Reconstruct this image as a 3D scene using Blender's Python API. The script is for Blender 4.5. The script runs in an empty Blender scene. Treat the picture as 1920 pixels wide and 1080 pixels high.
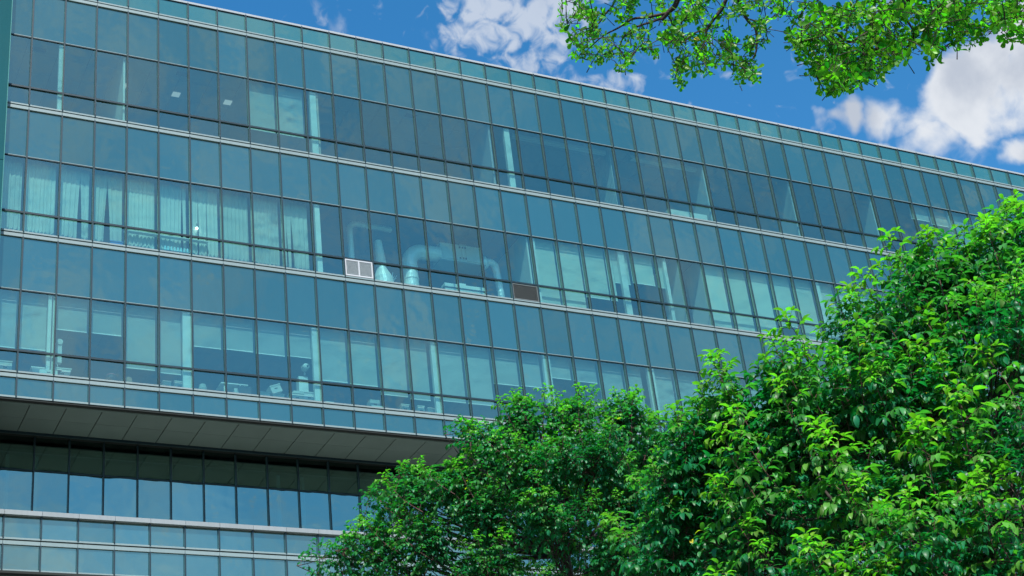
import bpy, math, random
import numpy as np
from mathutils import Vector, Matrix
sc = bpy.context.scene
col = sc.collection
rad = math.radians

# ------------------------------------------------------------------ camera
CAM = np.array([-7.028, -41.1596, 0.0])
# rows: image right, image down, forward
RC = np.array([[0.8947338, -0.4333414, -0.1080125],
               [0.1254927, 0.4760631, -0.8704111],
               [0.4286059, 0.7652314, 0.4803310]])
F = 2996.53
cam = bpy.data.cameras.new('camera'); co = bpy.data.objects.new('camera', cam); col.objects.link(co)
cam.sensor_width = 36; cam.lens = 36 * F / 1920; cam.clip_start = .1; cam.clip_end = 6000
m = Matrix.Identity(4)
for i in range(3):
    m[i][0] = RC[0][i]; m[i][1] = -RC[1][i]; m[i][2] = -RC[2][i]; m[i][3] = CAM[i]
co.matrix_world = m
sc.camera = co

def ray(u, v):
    d = RC.T @ np.array([(u - 960) / F, (v - 540) / F, 1.0]); return d / np.linalg.norm(d)
def at(u, v, depth):
    d = RC.T @ np.array([(u - 960) / F, (v - 540) / F, 1.0]); return CAM + d * depth
def proj(P):
    q = (np.asarray(P) - CAM) @ RC.T
    return np.stack([q[..., 0] / q[..., 2] * F + 960, q[..., 1] / q[..., 2] * F + 540, q[..., 2]], -1)

# ------------------------------------------------------------------ light
SUN_EL, SUN_AZ = 53.0, 200.0      # azimuth clockwise from +Y
sd = Vector((math.sin(rad(SUN_AZ)) * math.cos(rad(SUN_EL)), math.cos(rad(SUN_AZ)) * math.cos(rad(SUN_EL)), math.sin(rad(SUN_EL))))
L = bpy.data.lights.new('sun', 'SUN'); L.energy = 4.0; L.angle = rad(.53); L.color = (1, .96, .9)
lo = bpy.data.objects.new('sun', L); col.objects.link(lo)
lo.rotation_euler = sd.to_track_quat('Z', 'Y').to_euler(); lo.location = (0, -20, 60)
sc.view_settings.view_transform = 'Standard'; sc.view_settings.look = 'None'
sc.view_settings.gamma = 1; sc.view_settings.exposure = 1.0
try: sc.view_settings.use_curve_mapping = False
except Exception: pass
sc.cycles.max_bounces = 8; sc.cycles.transparent_max_bounces = 12

# node helper
class NT:
    def __init__(s, tree): s.t = tree; s.n = tree.nodes; s.l = tree.links
    def N(s, typ, **kw):
        nd = s.n.new(typ)
        for k, v in kw.items():
            if k.startswith('i_'):
                key = k[2:]; key = int(key) if key.isdigit() else key.replace('_', ' ')
                if isinstance(v, bpy.types.NodeSocket): s.l.new(v, nd.inputs[key])
                else: nd.inputs[key].default_value = v
            else: setattr(nd, k, v)
        return nd
    def M(s, op, a, b=None, c=None, clamp=False):
        nd = s.n.new('ShaderNodeMath'); nd.operation = op; nd.use_clamp = clamp
        for i, x in enumerate((a, b, c)):
            if x is None: continue
            if isinstance(x, bpy.types.NodeSocket): s.l.new(x, nd.inputs[i])
            else: nd.inputs[i].default_value = x
        return nd.outputs[0]
    def mixc(s, fac, a, b, typ='MIX'):
        nd = s.n.new('ShaderNodeMix'); nd.data_type = 'RGBA'; nd.blend_type = typ
        for sock, x in ((nd.inputs[0], fac), (nd.inputs[6], a), (nd.inputs[7], b)):
            if isinstance(x, bpy.types.NodeSocket): s.l.new(x, sock)
            else: sock.default_value = x if not isinstance(x, tuple) or len(x) == 4 else (*x, 1)
        return nd.outputs[2]
    def sm(s, x, lo, hi, a=0., b=1.):
        nd = s.n.new('ShaderNodeMapRange'); nd.interpolation_type = 'SMOOTHSTEP'
        s.l.new(x, nd.inputs[0])
        for i, v in enumerate((lo, hi, a, b)): nd.inputs[i + 1].default_value = v
        return nd.outputs[0]

w = bpy.data.worlds.new('World'); sc.world = w; w.use_nodes = True
T = NT(w.node_tree); T.n.clear()
sky = T.N('ShaderNodeTexSky'); sky.sky_type = 'NISHITA'; sky.sun_disc = False
sky.sun_elevation = rad(SUN_EL); sky.sun_rotation = rad(SUN_AZ)
sky.air_density = 1.0; sky.dust_density = .3; sky.ozone_density = 2.5; sky.altitude = 0
SKY_STR = .102
skyc = T.N('ShaderNodeHueSaturation', i_Saturation=1.34, i_Value=1.0, i_Hue=.493, i_Color=sky.outputs[0]).outputs[0]
dirv = T.N('ShaderNodeTexCoord').outputs['Generated']
sep = T.N('ShaderNodeSeparateXYZ', i_0=dirv)
def noise(vec, scale, detail=8, rough=.55, dist=0., w4=None):
    nd = T.N('ShaderNodeTexNoise', i_Vector=vec, i_Scale=scale, i_Detail=detail, i_Roughness=rough, i_Distortion=dist)
    return nd.outputs[0]
offs = T.N('ShaderNodeVectorMath', operation='ADD', i_0=dirv, i_1=(3.1, 7.7, 1.3)).outputs[0]
nbig = noise(offs, 24, 8, .50, .35)      # billows
nlow = noise(offs, 3.2, 3, .5)
nfine = noise(offs, 88, 5, .48, .5)       # small cells of the high cloud
nwarp = T.N('ShaderNodeTexNoise', i_Vector=offs, i_Scale=14., i_Detail=4., i_Roughness=.55).outputs['Color']
wsub = T.N('ShaderNodeVectorMath', operation='SUBTRACT', i_0=nwarp, i_1=(.5, .5, .5)).outputs[0]
wscl = T.N('ShaderNodeVectorMath', operation='SCALE', i_0=wsub, i_Scale=.075).outputs[0]
dirw = T.N('ShaderNodeVectorMath', operation='ADD', i_0=dirv, i_1=wscl).outputs[0]
def blob(u, v, rin, rout):
    c = ray(u, v)
    d = T.N('ShaderNodeVectorMath', operation='DISTANCE', i_0=dirw, i_1=tuple(float(x) for x in c)).outputs['Value']
    return T.sm(d, rin / F, rout / F, 1., 0.)
def addall(lst):
    r = lst[0]
    for x in lst[1:]: r = T.M('MAXIMUM', r, x)
    return r
big = addall([blob(1900, 130, 60, 190), blob(1790, 160, 40, 130), blob(1700, 215, 0, 110), blob(1600, 195, 0, 60),
              blob(1740, 275, 15, 115), blob(1830, 230, 0, 95), blob(2050, 110, 80, 260), blob(1670, 300, 0, 75), blob(1910, 275, 0, 60), blob(1860, 180, 50, 130), blob(1900, 60, 40, 130)])
small = addall([blob(1540, 233, 8, 52), blob(2130, 330, 20, 120)])
alto = addall([blob(985, 35, 20, 150), blob(930, 0, 40, 150), T.M('MULTIPLY', blob(1050, 95, 0, 100), .85), blob(1010, -90, 90, 260), T.M('MULTIPLY', blob(1180, 175, 0, 110), .68)])
gen = T.sm(nlow, .42, .60)                # where the wider sky is cloudy
den_b = T.M('ADD', T.M('ADD', nbig, T.M('MULTIPLY', big, .35)), T.M('MULTIPLY', small, .36))
den_b = T.M('SUBTRACT', den_b, .645)
inframe = blob(900, 250, 900, 1500)
den_g = T.M('SUBTRACT', T.M('ADD', nbig, T.M('MULTIPLY', gen, .2)), T.M('ADD', .62, T.M('MULTIPLY', inframe, .3)))
den_a = T.M('SUBTRACT', T.M('ADD', T.M('ADD', T.M('MULTIPLY', nfine, .75), T.M('MULTIPLY', nbig, .25)), T.M('MULTIPLY', alto, .215)), .60)
m_b = T.M('MAXIMUM', T.sm(den_b, -.04, .19), T.M('MULTIPLY', T.sm(den_g, -.12, .28), .34))
m_a = T.M('MULTIPLY', T.sm(den_a, -.04, .19), .68)
mask = T.M('MAXIMUM', m_b, m_a)
upm = T.sm(sep.outputs[2], -.02, .06)
mask = T.M('MULTIPLY', mask, upm)
nsh = noise(offs, 17, 6, .5, .2)
thick = T.M('MULTIPLY', T.sm(T.M('ADD', T.M('MULTIPLY', den_b, .35), nsh), .44, .70), .8)
cc = T.mixc(thick, (.385, .405, .435), (.225, .255, .31))
skys = T.mixc(1., skyc, (SKY_STR, SKY_STR, SKY_STR, 1), 'MULTIPLY')
lowz = T.M('MULTIPLY', T.sm(sep.outputs[2], .20, .50, 1., 0.), T.M('ADD', .35, T.M('MULTIPLY', T.sm(nlow, .35, .65), .5)))
nmid = noise(offs, 9., 6, .5, .3)
hazec = T.mixc(T.sm(nmid, .38, .64), (.12, .24, .40), (.40, .49, .56))
skyh = T.mixc(lowz, skys, hazec)
final = T.mixc(mask, skyh, cc)
bg = T.N('ShaderNodeBackground', i_Color=final, i_Strength=1.0)
T.l.new(bg.outputs[0], T.N('ShaderNodeOutputWorld').inputs[0])

# ------------------------------------------------------------------ helpers
def tag(o, label=None, cat=None, group=None, kind=None):
    if label: o['label'] = label
    if cat: o['category'] = cat
    if group: o['group'] = group
    if kind: o['kind'] = kind
    return o
def empty(name, loc=(0, 0, 0)):
    o = bpy.data.objects.new(name, None); col.objects.link(o); o.location = loc; o.empty_display_size = .1; return o
def link(name, me, parent=None, loc=(0, 0, 0), rot=None):
    o = bpy.data.objects.new(name, me); col.objects.link(o)
    o.location = loc
    if rot: o.rotation_euler = rot
    if parent: o.parent = parent
    return o
class MB:
    def __init__(s): s.v = []; s.f = []; s.m = []; s.sm = False
    def box(s, x0, x1, y0, y1, z0, z1, mi=0, front=None, sides=None):
        n = len(s.v)
        s.v += [(x0, y0, z0), (x1, y0, z0), (x1, y1, z0), (x0, y1, z0), (x0, y0, z1), (x1, y0, z1), (x1, y1, z1), (x0, y1, z1)]
        fs = [(0, 3, 2, 1), (4, 5, 6, 7), (0, 1, 5, 4), (1, 2, 6, 5), (2, 3, 7, 6), (3, 0, 4, 7)]
        for i, f in enumerate(fs):
            s.f.append(tuple(n + k for k in f))
            s.m.append(front if (i == 2 and front is not None) else sides if (i in (3, 5) and sides is not None) else mi)
        return s
    def prism(s, pts, y0, y1, mi=0):      # pts in x,z (counter-clockwise seen from -y)
        n = len(s.v); k = len(pts)
        s.v += [(x, y0, z) for x, z in pts] + [(x, y1, z) for x, z in pts]
        s.f.append(tuple(range(n, n + k))); s.m.append(mi)
        s.f.append(tuple(range(n + 2 * k - 1, n + k - 1, -1))); s.m.append(mi)
        for i in range(k):
            j = (i + 1) % k; s.f.append((n + j, n + i, n + k + i, n + k + j)); s.m.append(mi)
        return s
    def tube(s, pts, rr, n=12, mi=0, rib=0.):
        pts = [Vector(p) for p in pts]
        if not hasattr(rr, '__len__'): rr = [rr] * len(pts)
        base = len(s.v); up = Vector((0, 0, 1)); a = None
        for i, p in enumerate(pts):
            t = (pts[min(i + 1, len(pts) - 1)] - pts[max(i - 1, 0)]).normalized()
            if a is None: a = t.orthogonal().normalized()
            a = (a - t * a.dot(t)).normalized(); b = t.cross(a)
            r = rr[i] * (1 + (rib if i % 2 else 0))
            for k in range(n):
                an = 2 * math.pi * k / n
                s.v.append(tuple(p + (a * math.cos(an) + b * math.sin(an)) * r))
        for i in range(len(pts) - 1):
            for k in range(n):
                k2 = (k + 1) % n
                s.f.append((base + i * n + k, base + i * n + k2, base + (i + 1) * n + k2, base + (i + 1) * n + k)); s.m.append(mi)
        s.f.append(tuple(base + k for k in reversed(range(n)))); s.m.append(mi)
        e = base + (len(pts) - 1) * n
        s.f.append(tuple(e + k for k in range(n))); s.m.append(mi)
        return s
    def mesh(s, name, mats, smooth=False):
        me = bpy.data.meshes.new(name); me.from_pydata(s.v, [], s.f)
        for mm in (mats if isinstance(mats, (list, tuple)) else [mats]): me.materials.append(mm)
        me.polygons.foreach_set('material_index', s.m)
        if smooth: me.polygons.foreach_set('use_smooth', [True] * len(s.f))
        me.update(); return me
    def obj(s, name, mats, parent=None, loc=(0, 0, 0), smooth=False):
        return link(name, s.mesh(name, mats, smooth), parent, loc)
def box(name, mat, parent, *a, loc=(0, 0, 0)):
    return MB().box(*a).obj(name, mat, parent, loc)

# ------------------------------------------------------------------ materials
def pmat(name, c, rough=.5, metal=0., spec=.5, var=0., vscale=4., bump=0., bscale=40., streak=False):
    mt = bpy.data.materials.new(name); mt.use_nodes = True; t = NT(mt.node_tree)
    b = mt.node_tree.nodes['Principled BSDF']
    b.inputs['Roughness'].default_value = rough; b.inputs['Metallic'].default_value = metal
    b.inputs['Specular IOR Level'].default_value = spec
    b.inputs['Base Color'].default_value = (*c, 1)
    if var:
        tc = t.N('ShaderNodeTexCoord').outputs['Object']
        geo = t.N('ShaderNodeNewGeometry').outputs['Position']
        if streak:
            geo = t.N('ShaderNodeMapping', i_Vector=geo, i_Scale=(6, 6, .7)).outputs[0]
        nz = t.N('ShaderNodeTexNoise', i_Vector=geo, i_Scale=vscale, i_Detail=6, i_Roughness=.6).outputs[0]
        ri = t.N('ShaderNodeObjectInfo').outputs['Random']
        f = t.M('ADD', T_(t, nz, var * 2), T_(t, ri, var * .5))
        mul = t.M('ADD', 1., f)
        cm = t.N('ShaderNodeVectorMath', operation='SCALE', i_0=(*c,), i_Scale=mul).outputs[0]
        t.l.new(cm, b.inputs['Base Color'])
    if bump:
        nb = t.N('ShaderNodeTexNoise', i_Scale=bscale, i_Detail=5)
        t.l.new(t.N('ShaderNodeNewGeometry').outputs['Position'], nb.inputs[0])
        bp = t.N('ShaderNodeBump', i_Strength=bump, i_Distance=.02, i_Height=nb.outputs[0])
        t.l.new(bp.outputs[0], b.inputs['Normal'])
    return mt
def T_(t, sock, k): return t.M('MULTIPLY', t.M('SUBTRACT', sock, .5), k)

def glass(name, tint, refl, f0, body=None, bcol=None):
    """coated facade glass: mirror-like outer coat; behind it tinted clear glass, or an opaque ceramic back (spandrel)"""
    mt = bpy.data.materials.new(name); mt.use_nodes = True; t = NT(mt.node_tree); t.n.clear()
    pos = t.N('ShaderNodeNewGeometry').outputs['Position']
    nz = t.N('ShaderNodeTexNoise', i_Vector=pos, i_Scale=1.1, i_Detail=2, i_Roughness=.5).outputs[0]
    bp = t.N('ShaderNodeBump', i_Strength=.3, i_Distance=.02, i_Height=nz).outputs[0]
    ri = t.N('ShaderNodeObjectInfo').outputs['Random']
    fr = t.N('ShaderNodeLayerWeight', i_Blend=.17, i_Normal=bp).outputs['Fresnel']
    fac = t.M('ADD', f0, t.M('MULTIPLY', fr, 1 - f0), clamp=True)
    rc = t.N('ShaderNodeVectorMath', operation='SCALE', i_0=refl, i_Scale=t.M('ADD', .93, t.M('MULTIPLY', ri, .14))).outputs[0]
    gl = t.N('ShaderNodeBsdfGlossy', i_Color=rc, i_Roughness=.012, i_Normal=bp).outputs[0]
    if body == 'clear': bd = t.N('ShaderNodeBsdfTransparent', i_Color=(*tint, 1)).outputs[0]
    else:
        n2 = t.N('ShaderNodeTexNoise', i_Vector=pos, i_Scale=.6, i_Detail=4).outputs[0]
        bc = t.N('ShaderNodeVectorMath', operation='SCALE', i_0=bcol, i_Scale=t.M('ADD', .8, t.M('ADD', t.M('MULTIPLY', n2, .25), t.M('MULTIPLY', ri, .2)))).outputs[0]
        bd = t.N('ShaderNodeBsdfDiffuse', i_Color=bc).outputs[0]
    mx = t.N('ShaderNodeMixShader', i_Fac=fac); t.l.new(bd, mx.inputs[1]); t.l.new(gl, mx.inputs[2])
    # thin film of dust and streaks
    mp = t.N('ShaderNodeMapping', i_Vector=pos, i_Scale=(5, 5, .6)).outputs[0]
    dn = t.N('ShaderNodeTexNoise', i_Vector=mp, i_Scale=1.5, i_Detail=7, i_Roughness=.65).outputs[0]
    dust = t.N('ShaderNodeBsdfDiffuse', i_Color=(.25, .36, .38, 1)).outputs[0]
    m2 = t.N('ShaderNodeMixShader', i_Fac=t.M('MULTIPLY', t.sm(dn, .35, .8), .012)); t.l.new(mx.outputs[0], m2.inputs[1]); t.l.new(dust, m2.inputs[2])
    t.l.new(m2.outputs[0], t.N('ShaderNodeOutputMaterial').inputs[0])
    return mt
REF = (.74, .93, .72)
G_vis = glass('vision_glass', (.66, 1.0, .96), (.72, .93, .74), .315, 'clear')
G_spn = glass('spandrel_glass', None, REF, .315, 'opaque', (.012, .05, .06))
G_par = glass('parapet_glass', None, REF, .32, 'opaque', (.02, .10, .10))
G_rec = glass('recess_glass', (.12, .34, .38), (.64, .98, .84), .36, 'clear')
G_pod = glass('podium_glass', None, (.74, .93, .74), .34, 'opaque', (.015, .06, .08))
G_fin = glass('screen_glass', None, (.40, .7, .60), .10, 'opaque', (.011, .060, .060))
M_edge = bpy.data.materials.new('glass_edge'); M_edge.use_nodes = True
_t = NT(M_edge.node_tree); _t.n.clear(); _t.l.new(_t.N('ShaderNodeBsdfTransparent', i_Color=(.97, 1, .99, 1)).outputs[0], _t.N('ShaderNodeOutputMaterial').inputs[0])
M_blk = pmat('dark_back_pan', (.03, .04, .045), .8)
M_cap = pmat('mullion_cap', (.008, .026, .036), .45, .0, .4, var=.15)
M_side = pmat('mullion_side', (.07, .15, .17), .35, .3, .5, var=.1)
M_alu = pmat('rail_paint', (.185, .25, .255), .42, .0, .5, var=.12, vscale=2.5, streak=True)
M_copw = pmat('coping_metal', (.30, .33, .35), .4, .0, .5, var=.06)
M_copl = pmat('terrace_coping', (.22, .25, .26), .5, .0, .5, var=.16, vscale=3, streak=True)
M_grv = pmat('groove', (.02, .025, .02), .8)
M_soff = pmat('soffit_paint', (.15, .20, .18), .6, .0, .4, var=.14, vscale=1.2, bump=.1)
M_joint = pmat('joint', (.015, .02, .018), .9)
M_int = pmat('interior_paint', (.55, .56, .54), .8, var=.06)
M_ceil = pmat('ceiling_tiles', (.30, .32, .33), .9, var=.1)
M_floor = pmat('office_floor', (.25, .24, .22), .7, var=.1)
M_col = pmat('column_paint', (.55, .58, .57), .6)
def fabric(name, c, tr=.35):
    mt = bpy.data.materials.new(name); mt.use_nodes = True; t = NT(mt.node_tree); t.n.clear()
    ri = t.N('ShaderNodeObjectInfo').outputs['Random']
    cc = t.N('ShaderNodeVectorMath', operation='SCALE', i_0=c, i_Scale=t.M('ADD', .9, t.M('MULTIPLY', ri, .16))).outputs[0]
    d = t.N('ShaderNodeBsdfDiffuse', i_Color=cc); tl = t.N('ShaderNodeBsdfTranslucent', i_Color=cc)
    mx = t.N('ShaderNodeMixShader', i_Fac=tr); t.l.new(d.outputs[0], mx.inputs[1]); t.l.new(tl.outputs[0], mx.inputs[2])
    t.l.new(mx.outputs[0], t.N('ShaderNodeOutputMaterial').inputs[0]); return mt
M_bl3 = fabric('blind_fabric_grey', (.44, .50, .49)); M_bl2 = fabric('blind_fabric_pale', (.66, .72, .66)); M_cur = fabric('curtain_fabric', (.64, .68, .63), .25)
M_bar = pmat('blind_bar', (.8, .8, .78), .5)
M_silver = pmat('foil', (.88, .9, .9), .32, .2, .5, var=.15, vscale=9, bump=.5, bscale=18)
M_gal = pmat('galvanised_sheet', (.66, .70, .68), .5, .1, .5, var=.12)
M_carton = pmat('white_carton', (.50, .51, .46), .7, var=.05)
M_foam = pmat('white_foam', (.55, .57, .56), .7)
M_blue = pmat('blue_plastic', (.03, .16, .5), .5); M_pink = pmat('red_plastic', (.45, .12, .14), .5); M_brown = pmat('brown_bag', (.42, .25, .16), .8)
M_dark = pmat('dark_plastic', (.04, .04, .045), .6)
M_lwh = pmat('louvre_white', (.42, .44, .46), .45); M_lgr = pmat('louvre_grey', (.30, .35, .37), .5); M_ldk = pmat('louvre_dark', (.05, .06, .06), .55)
def emis(name, c, s):
    mt = bpy.data.materials.new(name); mt.use_nodes = True; t = NT(mt.node_tree); t.n.clear()
    t.l.new(t.N('ShaderNodeEmission', i_Color=(*c, 1), i_Strength=s).outputs[0], t.N('ShaderNodeOutputMaterial').inputs[0]); return mt
M_lamp = emis('lamp_glow', (1, .97, .9), 3.)
M_tube = emis('ceiling_light_glow', (1, .98, .95), .2)

# ------------------------------------------------------------------ ground
GZ = -1.6
def ground():
    mt = bpy.data.materials.new('ground_grass_soil'); mt.use_nodes = True; t = NT(mt.node_tree)
    b = mt.node_tree.nodes['Principled BSDF']; b.inputs['Roughness'].default_value = .9
    pos = t.N('ShaderNodeNewGeometry').outputs['Position']
    n = t.N('ShaderNodeTexNoise', i_Vector=pos, i_Scale=.3, i_Detail=9, i_Roughness=.7).outputs[0]
    t.l.new(t.mixc(t.sm(n, .35, .65), (.045, .065, .04), (.10, .10, .09)), b.inputs['Base Color'])
    me = MB(); N = 3000
    me.v = [(-N, -N, GZ), (N, -N, GZ), (N, N, GZ), (-N, N, GZ)]; me.f = [(0, 1, 2, 3)]; me.m = [0]
    tag(me.obj('ground', mt), kind='structure')
    pv = pmat('paving', (.28, .27, .25), .8, var=.15, vscale=1.5, bump=.3)
    o = MB().box(-24, 60, -9, -.05, GZ - .1, GZ + .12).obj('pavement', pv); tag(o, kind='structure')
ground()

# ------------------------------------------------------------------ building
B = empty('office_building', (20, 3, GZ))
tag(B, 'long teal glass office block with three overhanging glazed floors above a set-back floor', 'building')
class P0:  # parts are laid out in world coordinates, so undo the building's own location
    pass
OFF = Vector((-20, -3, -GZ))
def part(name, me, x=0, y=0, z=0, rot=None, parent=None):
    o = bpy.data.objects.new(name, me); col.objects.link(o)
    o.parent = parent or B
    o.location = Vector((x, y, z)) + (OFF if parent is None else Vector((0, 0, 0)))
    if rot: o.rotation_euler = rot
    return o
rng = random.Random(5)
K0, K1 = -1, 60          # module range of the long facade
ZTOP = 35.19
rows = [  # name, z bottom, z top, material, last bay seen in the photo
    ('parapet_panel', 34.515, 35.15, G_par, 43), ('spandrel_panel', 32.56, 34.30, G_spn, 43),
    ('window_pane', 30.62, 32.51, G_vis, 40), ('window_pane', 29.945, 30.56, G_vis, 33),
    ('spandrel_panel', 28.05, 29.75, G_spn, 33), ('window_pane', 26.09, 28.00, G_vis, 31), ('window_pane', 25.40, 26.03, G_vis, 28),
    ('spandrel_panel', 23.475, 25.21, G_spn, 27), ('window_pane', 21.53, 23.42, G_vis, 22), ('window_pane', 20.85, 21.46, G_vis, 15),
    ('spandrel_panel', 20.085, 20.66, G_spn, 15),
    ('podium_panel', 16.35, 16.955, G_pod, 10), ('podium_panel', 15.445, 16.14, G_pod, 9)]
LOUV = {(10, 25.40), (16, 25.40)}
hid = {}
for nm, z0, z1, mt, kl in rows:
    h = z1 - z0; clear = mt is G_vis; Y = 1.0 if nm == 'podium_panel' else 0.
    me = MB().box(-.5, .5, 0, .012 if clear else .03, -h / 2, h / 2, 1, front=0).mesh(nm, [mt, M_edge if clear else M_blk])
    for k in range(K0, K1):
        if (k, z0) in LOUV: continue
        tx, tz = rng.gauss(0, .0022), rng.gauss(0, .0022)
        if k <= kl: part(nm, me, k + .5, Y, (z0 + z1) / 2, (tx, 0, tz))
        else: hid.setdefault((clear, mt.name), (MB(), mt))[0].box(k + .005, k + .995, Y, Y + (.012 if clear else .03), z0, z1, 1, front=0)
for (clear, _), (mb, mt) in hid.items():
    o = mb.obj('glazing', [mt, M_edge if clear else M_blk]); o.parent = B; o.location = OFF; o['kind'] = 'stuff'
# mullions: one continuous fin per axis, broken only at the rail bands
bands = [(34.30, 34.515), (29.75, 29.945), (25.21, 25.405), (20.66, 20.85)]
def mull(z0, z1, y, lo, hi, seen, nm='mullion', w=.017, d=.07):
    h = z1 - z0
    me = MB().box(-w, w, -d, 0, 0, h, 1, front=0, sides=1).box(-w - .003, w + .003, -d - .008, -d, 0, h, 0).mesh(nm, [M_cap, M_side])
    rest = MB()
    for k in range(lo, hi + 1):
        if k <= seen: part(nm, me, k, y, z0)
        else: rest.box(k - w, k + w, -d + y, y, z0, z1, 1, front=0)
    if rest.v:
        o = rest.obj('mullion_run', [M_cap, M_side]); o.parent = B; o.location = OFF; o['kind'] = 'stuff'
segs = [(34.515, 35.17, 43), (29.945, 34.30, 41), (25.405, 29.75, 33), (20.85, 25.21, 26), (20.06, 20.66, 15)]
for z0, z1, seen in segs: mull(z0, z1, 0, K0, K1, seen)
for z0, z1, seen in [(16.35, 16.965, 11), (15.42, 16.14, 10)]: mull(z0, z1, 1., K0, K1, seen)
# transoms (one run per row, jointed at the mullions)
for z, dk in ((32.535, 0), (30.59, 1), (28.025, 0), (26.06, 1), (23.447, 0), (21.495, 1)):
    mb = MB()
    for k in range(K0, K1):
        if dk: mb.box(k + .024, k + .976, -.05, -.001, z - .03, z + .03, 0)
        else:
            mb.box(k + .024, k + .976, -.03, -.001, z - .022, z + .006, 0); mb.box(k + .024, k + .976, -.036, -.001, z + .006, z + .024, 1)
    o = mb.obj('transom', [M_cap, M_alu]); o.parent = B; o.location = OFF
# rail bands, one cover per bay
def rails(zb, seen, Y=0.):
    me = MB().box(.006, .994, -.05, -.0, -.0, .105, 0).box(0, 1, -.012, -.0, .105, .15, 1).box(.006, .994, -.045, 0, .15, .2, 0).mesh('rail_cover', [M_alu, M_grv])
    rest = MB()
    for k in range(K0, K1):
        if k <= seen: part('rail_cover', me, k, Y, zb)
        else: rest.box(k + .006, k + .994, Y - .05, Y, zb, zb + .105, 0).box(k, k + 1, Y - .012, Y, zb + .105, zb + .15, 1).box(k + .006, k + .994, Y - .045, Y, zb + .15, zb + .2, 0)
    if rest.v:
        o = rest.obj('rail_run', [M_alu, M_grv]); o.parent = B; o.location = OFF; o['kind'] = 'stuff'
for z, s, y in ((34.302, 43, 0), (29.748, 33, 0), (25.208, 27, 0), (20.658, 15, 0), (16.142, 10, 1.)): rails(z, s, y)
# roof coping, bottom rails, terrace coping
def run(nm, x0, x1, step, y0, y1, z0, z1, mat, seen, gap=.006):
    me = MB().box(gap, step - gap, y0, y1, 0, z1 - z0).mesh(nm, mat); rest = MB(); x = x0
    while x < x1 - .01:
        if x <= seen: part(nm, me, x, 0, z0)
        else: rest.box(x + gap, x + step - gap, y0, y1, z0, z1)
        x += step
    if rest.v:
        o = rest.obj(nm + '_run', mat); o.parent = B; o.location = OFF; o['kind'] = 'stuff'
run('coping', K0, K1, 1, -.045, .5, 35.175, 35.255, M_copw, 43)
MB().box(K0, K1, -.02, .4, 35.15, 35.174).obj('coping_support', M_cap, B, OFF)
run('bottom_rail', K0, K1, 1, -.05, .1, 20.03, 20.083, M_alu, 15)
MB().box(K0, K1, -.03, .12, 19.975, 20.029).obj('drip_edge', M_joint, B, OFF)
run('podium_rail', K0, K1, 1, .95, 1.1, 15.39, 15.438, M_alu, 10)
MB().box(K0, K1, .92, 1.12, 15.32, 15.389).obj('drip_edge', M_joint, B, OFF)
run('terrace_coping', K0, K1, 1, .86, 1.4, 16.968, 17.10, M_copl, 11, .005)
# soffit: two rows of panels with open joints, dark trim behind
for (y0, y1) in ((.18, 1.08), (1.09, 1.99)):
    me = MB().box(.012, .988, y0, y1, 0, .03).mesh('soffit_panel', M_soff); rest = MB()
    for k in range(-2, K1):
        if k < 14: part('soffit_panel', me, k + .44, 0, 19.965 + rng.uniform(0, .003))
        else: rest.box(k + .446, k + 1.434, y0, y1, 19.966, 19.996)
    o = rest.obj('soffit_run', M_soff); o.parent = B; o.location = OFF; o['kind'] = 'stuff'
MB().box(-3, K1, -.0, 5, 20.0, 20.06).obj('soffit_void', M_joint, B, OFF)
MB().box(-3, K1, .13, .175, 19.94, 19.998).obj('soffit_trim', M_soff, B, OFF)
MB().box(-3, K1, 2.0, 2.06, 19.9, 19.998).obj('soffit_trim', M_cap, B, OFF)
me = MB().box(.008, .992, 1.15, 2.0, 0, .03).mesh('lower_soffit_panel', M_soff)
rest = MB()
for k in range(-2, K1): rest.box(k + .448, k + 1.432, 1.15, 2.6, 15.31, 15.34)
o = rest.obj('lower_soffit', M_soff); o.parent = B; o.location = OFF; o['kind'] = 'stuff'
# set-back floor
h1 = 18.93 - 17.0; h2 = 19.99 - 18.965
me1 = MB().box(-.497, .497, 0, .012, -h1 / 2, h1 / 2, 1, front=0).mesh('recessed_pane', [G_rec, M_edge])
me2 = MB().box(-.497, .497, 0, .012, -h2 / 2, h2 / 2, 1, front=0).mesh('recessed_top_pane', [G_rec, M_edge])
rest = MB()
for k in range(-2, K1):
    r = (rng.gauss(0, .0015), 0, rng.gauss(0, .0015))
    if k == 12:
        part('recessed_top_pane', me2, k + .5, 2.4, 18.965 + h2 / 2, r)
        q = MB().box(-.497, .497, 0, .012, -.24, .24, 1, front=0).mesh('recessed_pane', [G_rec, M_edge]); part('recessed_pane', q, k + .5, 2.4, 18.69, r)
        f = part('service_window', MB().box(-.46, .46, .0, .05, -.70, .68).mesh('service_window', pmat('matt_green_panel', (.20, .24, .20), .6, var=.1)), k + .5, 2.38, 17.7)
        fr = MB().box(-.48, .48, -.04, .06, .68, .74).box(-.48, -.44, -.04, .06, -.7, .68).box(.44, .48, -.04, .06, -.7, .68).box(-.44, .44, -.02, .03, .1, .13)
        fr.obj('frame', M_copw, f)
    elif k < 13:
        part('recessed_pane', me1, k + .5, 2.4, 17 + h1 / 2, r); part('recessed_top_pane', me2, k + .5, 2.4, 18.965 + h2 / 2, r)
    else:
        rest.box(k + .003, k + .997, 2.4, 2.412, 17, 18.93, 1, front=0); rest.box(k + .003, k + .997, 2.4, 2.412, 18.965, 19.99, 1, front=0)
o = rest.obj('recessed_glazing', [G_rec, M_edge]); o.parent = B; o.location = OFF; o['kind'] = 'stuff'
mull(16.9, 19.99, 2.4, -2, K1, 13, 'recessed_mullion', .016, .06)
mb = MB()
for k in range(-2, K1): mb.box(k + .017, k + .983, 2.37, 2.399, 18.93, 18.964)
mb.obj('recessed_transom', M_cap, B, OFF)
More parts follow.
